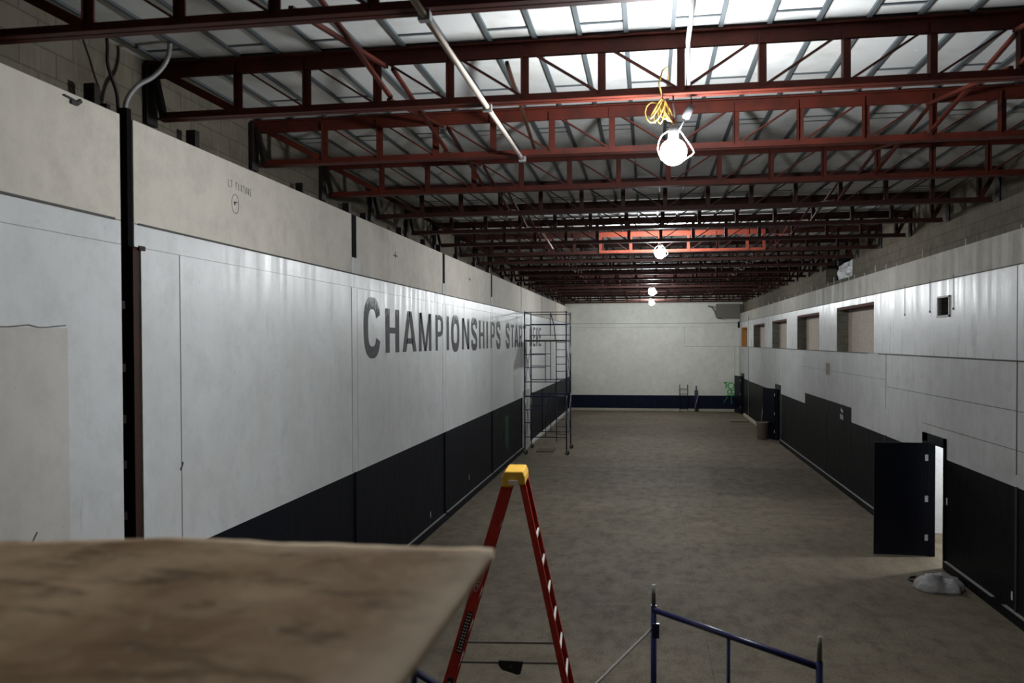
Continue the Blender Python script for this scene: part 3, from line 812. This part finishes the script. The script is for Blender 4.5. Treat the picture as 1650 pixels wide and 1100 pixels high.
# ================================================================== LETTERING
def LW(a, b, t): return (XL + t, a, b)
def rr_path(cx, cy, hw, hh, r, a0, a1, n=40):
    out = []
    for i in range(n + 1):
        t = math.radians(a0 + (a1 - a0) * i / n)
        c_, s_ = math.cos(t), math.sin(t)
        e = 0.75
        out.append((cx + hw * math.copysign(abs(c_) ** e, c_), cy + hh * math.copysign(abs(s_) ** e, s_)))
    return out
def glyph(ch, y0, y1, z0, z1):
    g = MB(); w, h = y1 - y0, z1 - z0; T = 0.27 * min(w, .85); TH = .135 * h
    if ch == 'I': T = w
    t0, t1 = 0.0, 0.0025 if ch != 'x' else 0
    off = 0.0045
    fn = lambda a, b, t: (XL + off + t, y0 + a, z0 + b)
    P = lambda poly: g.prism(poly, fn, 0, .0015)
    R = lambda a, b, c_, d: P([(a, c_), (b, c_), (b, d), (a, d)])
    if ch == 'H': R(0, T, 0, h); R(w - T, w, 0, h); R(T, w - T, h * .44, h * .44 + TH)
    elif ch == 'I': R(0, w, 0, h)
    elif ch == 'T': R(0, w, h - TH, h); R(w / 2 - T / 2, w / 2 + T / 2, 0, h - TH)
    elif ch == 'E': R(0, T, 0, h); R(T, w, 0, TH); R(T, w, h - TH, h); R(T, w * .88, h * .45, h * .45 + TH)
    elif ch == 'A':
        P([(0, 0), (T, 0), (w / 2 + T * .25, h), (w / 2 - T * .55, h)]); P([(w - T, 0), (w, 0), (w / 2 + T * .55, h), (w / 2 - T * .25, h)])
        P([(w * .25, h * .2), (w * .75, h * .2), (w * .70, h * .2 + TH), (w * .3, h * .2 + TH)])
    elif ch == 'M':
        s = T * .78
        R(0, s, 0, h); R(w - s, w, 0, h)
        P([(s * .2, h), (w / 2 - s * .45, 0), (w / 2 + s * .35, 0), (s * 1.1, h)]); P([(w - s * 1.1, h), (w / 2 - s * .35, 0), (w / 2 + s * .45, 0), (w - s * .2, h)])
    elif ch == 'N':
        s = T * .9
        R(0, s, 0, h); R(w - s, w, 0, h); P([(s * .1, h), (w - s * 1.1, 0), (w - s * .1, 0), (s * 1.1, h)])
    elif ch in 'PR':
        R(0, T, 0, h)
        g.ribbon([(T, h - TH / 2), (w * .62, h - TH / 2), (w * .80, h * .88), (w - T / 2, h * .80), (w - T / 2, h * .62), (w * .8, h * .52), (w * .62, h * .46), (T, h * .46)], [TH, TH, TH * 1.2, T * .95, T * .95, TH * 1.2, TH, TH], fn, 0, .0015)
        if ch == 'R': P([(w * .45, h * .42), (w * .72, h * .46), (w, 0), (w - T, 0)])
    elif ch == 'O':
        g.ribbon(rr_path(w / 2, h / 2, w / 2 - T / 2, h / 2 - TH / 2, 0, 90, 450), T * .9, fn, 0, .0015)
    elif ch == 'C':
        g.ribbon(rr_path(w / 2, h / 2, w / 2 - T / 2, h / 2 - TH / 2, 0, 22, 338), T * .85, fn, 0, .0015)
    elif ch == 'S':
        a = T / 2; c_ = TH / 2
        pts = [(w - a, h * .70), (w - a * 1.0, h * .82), (w * .72, h - c_), (w * .5, h - c_ * .9), (w * .28, h - c_), (a, h * .84), (a, h * .70), (w * .25, h * .58), (w * .5, h * .50), (w * .75, h * .42), (w - a, h * .30), (w - a, h * .16), (w * .72, c_), (w * .5, c_ * .9), (w * .28, c_), (a, h * .18), (a, h * .30)]
        g.ribbon(pts, T * .85, fn, 0, .0015)
    return g
def word(s, spans, label, z0=3.82, z1=4.59):
    t_ = thing('painted_word', label, 'lettering', (0, 0, 0), 0, 'words of the slogan on the left wall')
    for ch, (a, b) in zip(s, spans):
        big = ch == 'C' or (s == 'START' and a == spans[0][0])
        glyph(ch, a, b, z0 - (.05 if ch == 'C' else 0), z1 + (.12 if ch == 'C' else 0)).build('letter', M['letter'], t_)
word('CHAMPIONSHIPS', [(12.85, 13.72), (14.0, 14.79), (15.02, 15.95), (16.15, 17.1), (17.47, 18.13), (18.47, 18.68), (18.92, 19.77), (20.07, 20.89), (21.14, 21.91), (22.17, 22.91), (23.22, 23.45), (23.86, 24.5), (24.75, 25.51)],
     'large worn charcoal word CHAMPIONSHIPS painted on the left wall')
word('START', [(26.49, 27.25), (27.45, 28.15), (28.32, 29.1), (29.3, 30.05), (30.25, 30.95)], 'charcoal word START painted left of the scaffold tower')
word('HERE', [(31.95, 32.65), (32.98, 33.65), (33.88, 34.6), (34.85, 35.5)], 'charcoal word HERE seen through the scaffold tower')

# hand writing: LT FIXTURE and the circled mark
fnw = lambda a, b, t: (XL + t, a, b)
hw = thing('marker_note', 'handwritten LT FIXTURE note above a circled dot on the cream panel', 'writing')
ST = {'L': [[(0, 1), (0, 0), (.7, 0)]], 'T': [[(0, 1), (.8, 1)], [(.4, 1), (.4, 0)]], 'F': [[(.7, 1), (0, 1), (0, 0)], [(0, .55), (.5, .55)]], 'I': [[(.2, 1), (.2, 0)]],
      'X': [[(0, 1), (.7, 0)], [(.7, 1), (0, 0)]], 'U': [[(0, 1), (0, .1), (.35, 0), (.6, .15), (.6, 1)]], 'R': [[(0, 0), (0, 1), (.6, .85), (.5, .5), (0, .5)], [(.2, .5), (.7, 0)]],
      'E': [[(.6, 1), (0, 1), (0, 0), (.6, 0)], [(0, .5), (.45, .5)]]}
yy, zz = 8.50, 5.70
for ch in 'LT FIXTURE':
    if ch == ' ': yy += .06; continue
    g_ = MB()
    for st in ST[ch]: g_.ribbon([(yy + p * .044 + random.uniform(-.003, .003), zz + q * .075 + random.uniform(-.004, .004)) for p, q in st], .006, fnw, 0, .002)
    g_.build('written_letter', M['ink'], hw)
    yy += .056; zz -= .003
MB().ribbon([(8.655 + .08 * math.cos(t_ * PI / 12), 5.53 + .105 * math.sin(t_ * PI / 12)) for t_ in range(25)], .006, fnw, 0, .002).build('circle', M['ink'], hw)
MB().ribbon([(8.64, 5.555), (8.64, 5.515)], .03, fnw, 0, .003).ribbon([(8.65, 5.55), (8.70, 5.55)], .012, fnw, 0, .003).build('dot', M['ink'], hw)
for yv, zv, w in ((14.6, 5.56, 'left of the second vertical gap'), (21.0, 5.60, 'between the second and third vertical gaps')):
    q = MB(); q.ribbon([(yv - .12, zv), (yv + .12, zv)], .02, fnw, 0, .003); q.ribbon([(yv, zv - .05), (yv, zv + .07)], .03, fnw, 0, .003)
    o = q.build('marker_cross', M['ink']); tag(o, 'small dark mark on the cream panel, ' + w, 'mark')
q = MB()
q.ribbon([(5.98, 6.0 - .10), (6.05, 5.90), (6.1, 5.94)], .03, fnw, 0, .02); q.ribbon([(5.9, 5.93), (6.03, 5.92)], .012, fnw, 0, .02)
o = q.build('torn_tape', M['ink']); tag(o, 'dark torn scrap at the top edge of the nearest left panel', 'scrap')
q = MB(); q.ribbon([(5.45, 2.50), (5.5, 2.53), (5.56, 2.60)], .012, fnw, 0.003, .006)
o = q.build('scuff_mark', M['ink']); tag(o, 'dark scuff low on the left wall just above the brown sheet', 'mark')
q = MB(); q.ribbon([(7.50, 2.77), (7.53, 2.80), (7.55, 2.84)], .02, fnw, 0.0, .004)
o = q.build('scuff_mark', M['ink']); tag(o, 'tiny dark scuff on the seam right of the wall recess', 'mark')

# green spray marks
g = MB(); fl = lambda a, b, t: (XL + .005 + t, a, b)
for q in range(5):
    x0 = 26.35 + q * .13
    pts = [(x0 + .12 * noise.noise(Vector((q, z_ * .9, 4))) , 1.62 - z_ * (.95 + .05 * q) / 10) for z_ in range(11)]
    g.ribbon(pts, .035, fl, 0, .002)
g.ribbon([(26.2, 1.6), (26.45, 1.38), (26.75, 1.62)], .03, fl, 0, .002)
o = g.build('spray_mark', M['green_dim']); tag(o, 'vertical green sprayed scribble on the left dado', 'graffiti')
g = MB(); fy = lambda a, b, t: (a, Y1 - .008 - t, b)
circ = lambda cx, cz, rx, rz, a0=0, a1=360: [(cx + rx * math.cos(math.radians(a0 + (a1 - a0) * i / 20)), cz + rz * math.sin(math.radians(a0 + (a1 - a0) * i / 20))) for i in range(21)]
g.ribbon(circ(4.70, 1.46, .17, .17), .06, fy, 0, .002); g.ribbon(circ(4.62, 1.12, .12, .11), .06, fy, 0, .002); g.ribbon(circ(4.84, 1.12, .11, .11), .06, fy, 0, .002)
g.ribbon([(4.35, 1.68), (4.45, 1.5), (4.40, 1.3)], .06, fy, 0, .002); g.ribbon([(4.95, 1.68), (5.04, 1.5)], .06, fy, 0, .002); g.ribbon([(4.3, 1.62), (4.55, 1.66)], .05, fy, 0, .002)
g.ribbon([(4.45, .93), (5.0, .93)], .06, fy, 0, .002)
o = g.build('spray_mark', M['green']); tag(o, 'bright green sprayed figure at the right end of the far wall', 'graffiti')
g2 = MB(); g2.ribbon([(4.5, .85), (4.3, .50)], .05, fy, 0, .002); g2.ribbon([(4.72, .9), (4.72, .42)], .05, fy, 0, .002); g2.ribbon([(4.9, .85), (5.08, .5)], .05, fy, 0, .002)
g2.build('sprayed_legs', M['green_dim'], o)

# small sign on right dado
s_ = MB(); fr_ = lambda a, b, t: (XR - .006 - t, a, b)
s_.ribbon([(23.62, 1.97 + .12), (23.62, 2.19)], .05, fr_, 0, .003); s_.ribbon([(23.62, 2.19), (23.46, 2.08)], .04, fr_, 0, .003); s_.ribbon([(23.44, 2.07), (23.44, 2.17)], .05, fr_, 0, .003)
s_.ribbon(circ(23.67, 1.965, .055, .055), .03, fr_, 0, .003); s_.ribbon(circ(23.50, 1.955, .055, .055), .03, fr_, 0, .003); s_.ribbon([(23.40, 1.89), (23.40, 2.01)], .03, fr_, 0, .003)
o = s_.build('painted_sign', M['white_mark']); tag(o, 'two rows of small white characters on the raised dark block', 'sign')
for (yv, zv, lab) in ((15.55, 1.14, 'right of the open door'), (12.9, .29, 'low at the right edge of the photo')):
    o = MB().box(XR - .012, XR - .004, yv - .02, yv + .02, zv, zv + .12).build('outlet_cover', M['cover']); tag(o, 'small pale cover plate on the dark dado ' + lab, 'plate')
for yv, zv, lab in ((16.95, .34, 'nearest'), (20.8, .5, 'second')):
    o = MB().box(XL + .004, XL + .010, yv - .012, yv + .03, zv, zv + .12).build('white_scratch', M['cover']); tag(o, 'short white vertical mark low on the left dado, %s of two' % lab, 'mark')

# ================================================================== SCAFFOLD
FH, RB = 1.96, .47
def frame_parts(parent, p, q, z0, pins=True, ladder=True, half=True):
    """one scaffold end frame between posts p and q (xy), base height z0"""
    p, q = Vector((p[0], p[1], 0)), Vector((q[0], q[1], 0))
    f = bpy.data.objects.new('end_frame', None); COL.objects.link(f); f.parent = parent
    at = lambda s, z: tuple(p.lerp(q, s) + Vector((0, 0, z0 + z)))
    r = .024
    MB().tube([at(0, 0), at(0, FH)], r, 10).build('post', M['scaf_blue'], f)
    MB().tube([at(1, 0), at(1, FH)], r, 10).build('post', M['scaf_blue'], f)
    MB().tube([at(0, FH - .04), at(1, FH - .04)], r, 10).build('top_rail', M['scaf_blue'], f)
    MB().tube([at(0, RB), at(1, RB)], .017, 10).build('bottom_rail', M['scaf_blue'], f)
    MB().tube([at(.5, RB), at(.5, FH - .04)], .014, 8).build('middle_post', M['scaf_blue'], f)
    if half:
        MB().tube([at(0, FH - .52), at(.5, FH - .52)], .013, 8).build('side_bar', M['scaf_blue'], f)
        MB().tube([at(0, FH - .98), at(.5, FH - .98)], .013, 8).build('side_bar', M['scaf_blue'], f)
    if ladder:
        MB().tube([at(.76, RB - .15), at(.76, FH - .04)], .016, 8).build('ladder_post', M['scaf_blue'], f)
        for k in range(6):
            MB().tube([at(.76, RB + .22 + .255 * k - .1), at(1, RB + .22 + .255 * k - .1)], .011, 8).build('rung', M['scaf_blue'], f)
    if pins:
        for s in (0, 1):
            MB().tube([at(s, FH - .001), at(s, FH + .17)], .017, 10).build('coupling_pin', M['pin'], f)
    return f
# foreground tower under construction
A, B, C_, D = (0.05, 6.93), (1.145, 5.87), (-1.545, 5.40), (-.45, 4.34)
zf = 1.80 - (FH - .04)     # base a little below... legs on the floor
FHs = FH
t_ = thing('scaffold_frame_set', 'blue scaffold base with grey pins in the foreground, cut off by the bottom edge', 'scaffold', (0, 0, 0))
FH = 1.84
for (p, q) in ((A, B), (C_, D)):
    frame_parts(t_, p, q, 0.0, True, False, False)
def V3(p, z): return (p[0], p[1], z)
for (p, q) in ((A, C_), (B, D)):
    for (za, zb) in ((1.66, .5), (.5, 1.66)):
        MB().tube([V3(p, za), V3(q, zb)], .011, 8).build('cross_brace', M['brace_grey'], t_)
    for e in (p, q):
        MB().box(e[0] - .01, e[0] + .045, e[1] - .045, e[1] - .015, 1.58, 1.70).build('brace_lock', M['scaf_blue'], t_)
# the base plates
for p in (A, B, C_, D):
    MB().box(p[0] - .07, p[0] + .07, p[1] - .07, p[1] + .07, 0, .012).build('base_plate', M['pin'], t_)
FH = 1.96
# far tower on casters
tw = thing('scaffold_tower', 'tall blue rolling scaffold tower against the left wall', 'scaffold', (0, 0, 0))
TA, TB, TC, TD = (-4.30, 29.45), (-2.82, 29.45), (-4.33, 31.3), (-2.84, 31.3)
for z0 in (.15, .15 + 1.96):
    frame_parts(tw, TA, TB, z0, False); frame_parts(tw, TC, TD, z0, False, False)
for p, q in ((TA, TC), (TB, TD)):
    for z0 in (.15, 2.11):
        MB().tube([V3(p, z0 + .4), V3(q, z0 + 1.75)], .012, 8).build('cross_brace', M['brace_grey'], tw)
        MB().tube([V3(p, z0 + 1.75), V3(q, z0 + .4)], .012, 8).build('cross_brace', M['brace_grey'], tw)
pl = MB()
for k in range(3): pl.box(-4.27 + k * .48, -3.82 + k * .48, 29.35, 31.4, 4.02, 4.07)
pl.build('deck', M['plank'], tw, bevel=.005)
gr = bpy.data.objects.new('guard_rail', None); COL.objects.link(gr); gr.parent = tw
for p in (TA, TB, TC, TD):
    MB().tube([V3(p, 4.07), V3(p, 5.09)], .02, 8).build('guard_post', M['scaf_blue'], gr)
for p, q in ((TA, TB), (TC, TD), (TA, TC), (TB, TD)):
    for z in (4.60, 5.05) if p != TC else (4.25, 4.66, 5.02):
        MB().tube([V3(p, z), V3(q, z)], .015, 8).build('rail', M['scaf_blue'], gr)
MB().tube([(-3.38, 29.45, 5.03), (-3.25, 29.45, 4.6), (-3.2, 29.45, 4.05)], .016, 8).build('ladder_post', M['scaf_blue'], gr)
MB().tube([(-3.60, 31.3, 4.25), (-3.60, 31.3, 5.02)], .014, 8).build('ladder_post', M['scaf_blue'], gr)
for p in (TA, TB, TC, TD):
    k = bpy.data.objects.new('caster', None); COL.objects.link(k); k.parent = tw; k.location = (p[0], p[1], 0)
    MB().lathe([(.05, -.022), (.078, -.022), (.078, .022), (.05, .022)], (.03, 0, .078), 18, 'y').build('wheel', M['rubber'], k)
    MB().box(-.02, .05, -.035, -.028, .06, .17).box(-.02, .05, .028, .035, .06, .17).box(-.02, .05, -.035, .035, .165, .175).build('fork', M['pin'], k)
# brown mat under the tower
o = MB().box(-4.0, -3.35, 30.1, 31.0, 0, .03).build('floor_mat', mat('brown mat', (.09, .07, .04), .9)); tag(o, 'brown board lying on the floor under the scaffold tower', 'board')

# loose frame and post leaning at the far wall
lf = thing('ladder_frame', 'thin dark ladder frame standing against the far wall', 'frame', (2.05, 48.85, 0))
MB().tube([(-.22, -.1, 0), (-.22, .1, 1.52)], .018, 8).build('side_rail', M['dark_steel'], lf)
MB().tube([(.22, -.1, 0), (.22, .1, 1.52)], .018, 8).build('side_rail', M['dark_steel'], lf)
for z in (.14, .98, 1.28):
    MB().tube([(-.22, -.1 + z * .13, z), (.22, -.1 + z * .13, z)], .014, 8).build('rung', M['dark_steel'], lf)
lp = thing('stacked_frames', 'blue scaffold frames folded upright against the far wall', 'scaffold frames', (2.76, 48.7, 0))
for k in range(3):
    MB().tube([(-.07 + k * .07, .02 * k, 0), (-.07 + k * .07, .25, 1.2 + (k == 1) * .25)], .028, 8).build('post', M['scaf_blue'], lp)
MB().tube([(-.09, 0, .2), (.09, .05, .9)], .012, 8).build('brace', M['brace_white'], lp)
o = MB().box(4.05, 4.95, 42.5, 42.75, 0, .04).build('wood_plank', mat('brown plank', (.10, .065, .04), .9)); tag(o, 'dark short plank on the floor near the far right corner', 'plank')

# bin
bn = thing('waste_bin', 'brown grey waste bin beside the second door on the right', 'bin', (4.62, 35.25, 0))
MB().lathe([(.17, 0), (.20, .02), (.235, .66), (.255, .68), (.255, .71), (.235, .71), (.22, .66), (.18, .06)], (0, 0, 0), 24).build('body', M['bin'], bn)
MB().tube([(.236 * math.cos(t * PI / 12), .236 * math.sin(t * PI / 12), .70) for t in range(25)], .012, 6).build('rim', M['bin'], bn)
o = MB().tube([(4.78, 37.2, 0), (4.98, 37.4, 1.62)], .018, 8).build('broom_stick', M['brace_grey']); tag(o, 'thin pale stick leaning on the right wall behind the bin', 'stick')

# ================================================================== STEP LADDER
lad = thing('step_ladder', 'tall red fibreglass step ladder with a yellow cap', 'ladder', (-1.12, 7.16, 0), math.radians(4))
LH = 2.92
def rail(sx, sy, nm):
    # sx -1 front (left), +1 rear ; sy -1 near, +1 far
    xb, xt = ((-.89, -.065) if sx < 0 else (.665, .065))
    yb, yt = sy * .29, sy * .185
    zt = 2.80
    w = .088 if sx < 0 else .052
    P0, P1 = Vector((xb, yb, 0.02)), Vector((xt, yt, zt))
    d = (P1 - P0).normalized(); a = d.cross(Vector((0, 1, 0))).normalized()
    g = MB()
    g.bar(P0, P1, w, .006, (0, 1, 0))
    dy = -sy * .016
    for e in (-1, 1):
        o_ = a * (e * (w / 2 - .003)) + Vector((0, dy, 0))
        g.bar(P0 + o_, P1 + o_, .006, .032, (0, 1, 0))
    return g.build(nm, M['ladder_red'], lad), P0, P1, a
fr_rail = []
for sy in (-1, 1):
    for sx in (-1, 1):
        o, P0, P1, a = rail(sx, sy, 'side_rail' if sx < 0 else 'rear_rail')
        if sx < 0 and sy < 0: fr_rail = (o, P0, P1, a)
        MB().box(P0.x - .06, P0.x + .06, P0.y - .02, P0.y + .02, 0, .05).build('foot', M['rubber'], lad)
cap = MB().prism([(-.112, 2.775), (-.02, 2.775), (-.01, 2.795), (.09, 2.795), (.09, 2.86), (.072, 2.91), (-.082, 2.91), (-.112, 2.86)], lambda a, b, t: (a, t, b), -.205, .205)
cp = cap.build('top_cap', M['ladder_yellow'], lad, bevel=.012)
MB().box(-.05, .03, -.222, -.216, 2.80, 2.835).build('cap_label', M['label_white'], cp)
for k in range(8):
    z = .30 + k * .3; f_ = z / 2.8
    xx = -.89 + .825 * (z - .02) / 2.78; yw = .29 - .105 * f_ - .006
    MB().box(xx - .038, xx + .038, -yw, yw, z - .012, z + .012).build('step', M['aluminium'], lad)
for k in range(10):
    z = .22 + k * .235
    if z > 2.55: break
    f_ = z / 2.8; xx = .665 - .60 * (z - .02) / 2.78; yw = .29 - .105 * f_ - .006
    MB().bar((xx + .012, -yw, z), (xx + .012, yw, z), .016, .038).build('rear_brace', M['brace_white'], lad)
for sy, nm in ((-1, 'near'), (1, 'far')):
    z = 1.29; yy = sy * .235
    xa, xb = -.89 + .825 * z / 2.8, .665 - .60 * z / 2.8
    MB().bar((xa, yy, z), (xb, yy, z + .015), .006, .018).build('spreader', M['aluminium'] if False else M['brace_grey'], lad)
pk = MB().prism([(-.115, 1.325), (.095, 1.32), (.07, 1.215), (.045, 1.205), (-.09, 1.245), (-.118, 1.285)], lambda a, b, t: (a - .02, t, b), -.262, -.242).build('spreader_grip', M['black'], lad, bevel=.004)
pk['label'] = 'black plastic grip on the near spreader'
MB().box(-.045, -.018, -.264, -.2625, 1.26, 1.29).build('grip_badge', M['grey_plastic'], pk)
# stickers on the near front rail
o, P0, P1, a = fr_rail
dz = (P1 - P0).normalized()
def on_rail(z, u):   # z height on rail, u across the width
    return P0 + dz * ((z - P0.z) / dz.z) + a * u
def rail_fn(s, u, t): 
    p = on_rail(s, u); return (p.x, p.y - .0035 - t, p.z)
g = MB(); g.ribbon([(2.02 + .13 * math.cos(t * PI / 12), .026 * math.sin(t * PI / 12)) for t in range(25)], .005, rail_fn, 0, .001)
for i_, ch in enumerate('RENREW'):
    for st in {**ST, 'N': [[(0, 0), (0, 1), (.7, 0), (.7, 1)]], 'W': [[(0, 1), (.2, 0), (.4, .8), (.6, 0), (.8, 1)]]}[ch]:
        g.ribbon([(2.11 - (5 - i_) * .033 + (p - .4) * .026 * 1, (q - .5) * .024 * -1) for p, q in st][::1], .004, rail_fn, 0, .001)
st_ = g.build('maker_badge', M['label_white'], o)
MB().prism([(1.37, -.034), (1.72, -.034), (1.72, .018), (1.37, .018)], rail_fn, 0, .001).build('warning_sticker', M['label_black'], o)
dots = MB()
for k in range(13):
    for u in (-.018, .003):
        z = 1.39 + k * .026
        dots.prism([(z - .008, u - .007), (z + .004, u - .009), (z + .009, u + .003), (z, u + .008)], rail_fn, .001, .002)
dots.build('sticker_print', M['label_white'], o)
MB().prism([(.65, -.036), (1.16, -.036), (1.16, .016), (.65, .016)], rail_fn, 0, .001).build('name_sticker', M['label_black'], o)
g = MB()
for k in range(9):
    z = 1.13 - k * .05
    g.ribbon([(z, -.02), (z - .012, .004), (z - .024, -.02), (z - .03, .004)], .006, rail_fn, .001, .002)
g.build('sticker_print', M['label_white'], o)

# ================================================================== BROWN SHEET on its stand
bd = thing('work_platform', 'dusty brown sheet on a stand in the lower left foreground', 'platform', (-1.2, 1.0, 0))
g = MB(); nx, ny = 60, 40
xa, xb, ya, yb = -2.6 + 1.2, -.33 + 1.2, -.75, .785
top = []
for i in range(nx + 1):
    for j in range(ny + 1):
        X_ = xa + (xb - xa) * i / nx; Y_ = ya + (yb - ya) * j / ny
        wy = -.10 * max(0, min(1, (-X_ + .12) / .8)) if j == ny else 0
        z = 3.55 + .006 * noise.noise(Vector((X_ * 4, Y_ * 4, 0)))
        if j == ny: z += .004 * noise.noise(Vector((X_ * 15, 2, 0)))
        g.v.append((X_, Y_ + (Y_ - ya) / (yb - ya) * (-.13 * max(0, min(1, (-X_ + .12) / .5))), z))
nn = (nx + 1) * (ny + 1)
for i in range(nx):
    for j in range(ny):
        q = i * (ny + 1) + j; g.f.append((q, q + ny + 1, q + ny + 2, q + 1)); g.smooth.append(True)
sh = g.build('sheet', M['board'], bd)
so = sh.modifiers.new('solid', 'SOLIDIFY'); so.thickness = .022; so.offset = -1
for yy in (-.55, .35):
    MB().box(-1.35, .55, yy - .025, yy + .025, 3.40, 3.522).build('bearer', M['timber'], bd)
    for xx in (-1.3, .5):
        MB().box(xx - .045, xx + .045, yy - .045, yy + .045, 0, 3.40).build('leg', M['timber'], bd)

# ================================================================== SHEETING BUNDLE on the floor
tb = MB(); nu, nv = 56, 18
prof = []
for i in range(nv + 1):
    ph = PI / 2 * i / nv
    for k in range(nu):
        th = 2 * PI * k / nu
        n1 = noise.noise(Vector((math.cos(th) * 1.6, math.sin(th) * 1.6, .4)))
        r_ = 1 + .30 * n1 + .10 * noise.noise(Vector((math.cos(th) * 5, math.sin(th) * 5, 2 + ph)))
        ca = math.cos(ph)
        x_, y_ = .37 * r_ * ca * math.cos(th), .26 * r_ * ca * math.sin(th)
        fold = abs(math.sin((y_ * 20 + x_ * 6) + 3 * n1)) * .07 * math.sin(ph * 2) + .03 * noise.noise(Vector((x_ * 9, y_ * 14, 5)))
        z_ = max(0.002, .17 * math.sin(ph) ** .8 * (1 + .5 * n1) + fold)
        if i == 0: z_ = 0.002
        tb.v.append((x_, y_, z_))
for i in range(nv):
    for k in range(nu):
        tb.f.append((i * nu + k, i * nu + (k + 1) % nu, (i + 1) * nu + (k + 1) % nu, (i + 1) * nu + k)); tb.smooth.append(True)
tb.f.append(tuple(range(nu))[::-1]); tb.smooth.append(False)
o = tb.build('plastic_sheeting', M['tarp']); o.location = (4.66, 14.30, 0); o.rotation_euler = (0, 0, math.radians(-8))
tag(o, 'crumpled grey plastic sheeting heaped on the floor beside the open door', 'sheeting')
o = MB().tube([(4.25 + .45 + .40 * math.cos(t * PI / 14 + 2.2), 14.80 + .22 * math.sin(t * PI / 14 + 2.2), .02) for t in range(22)], .018, 8).build('hose', M['black'])
tag(o, 'dark curved hose lying behind the crumpled sheeting', 'hose')
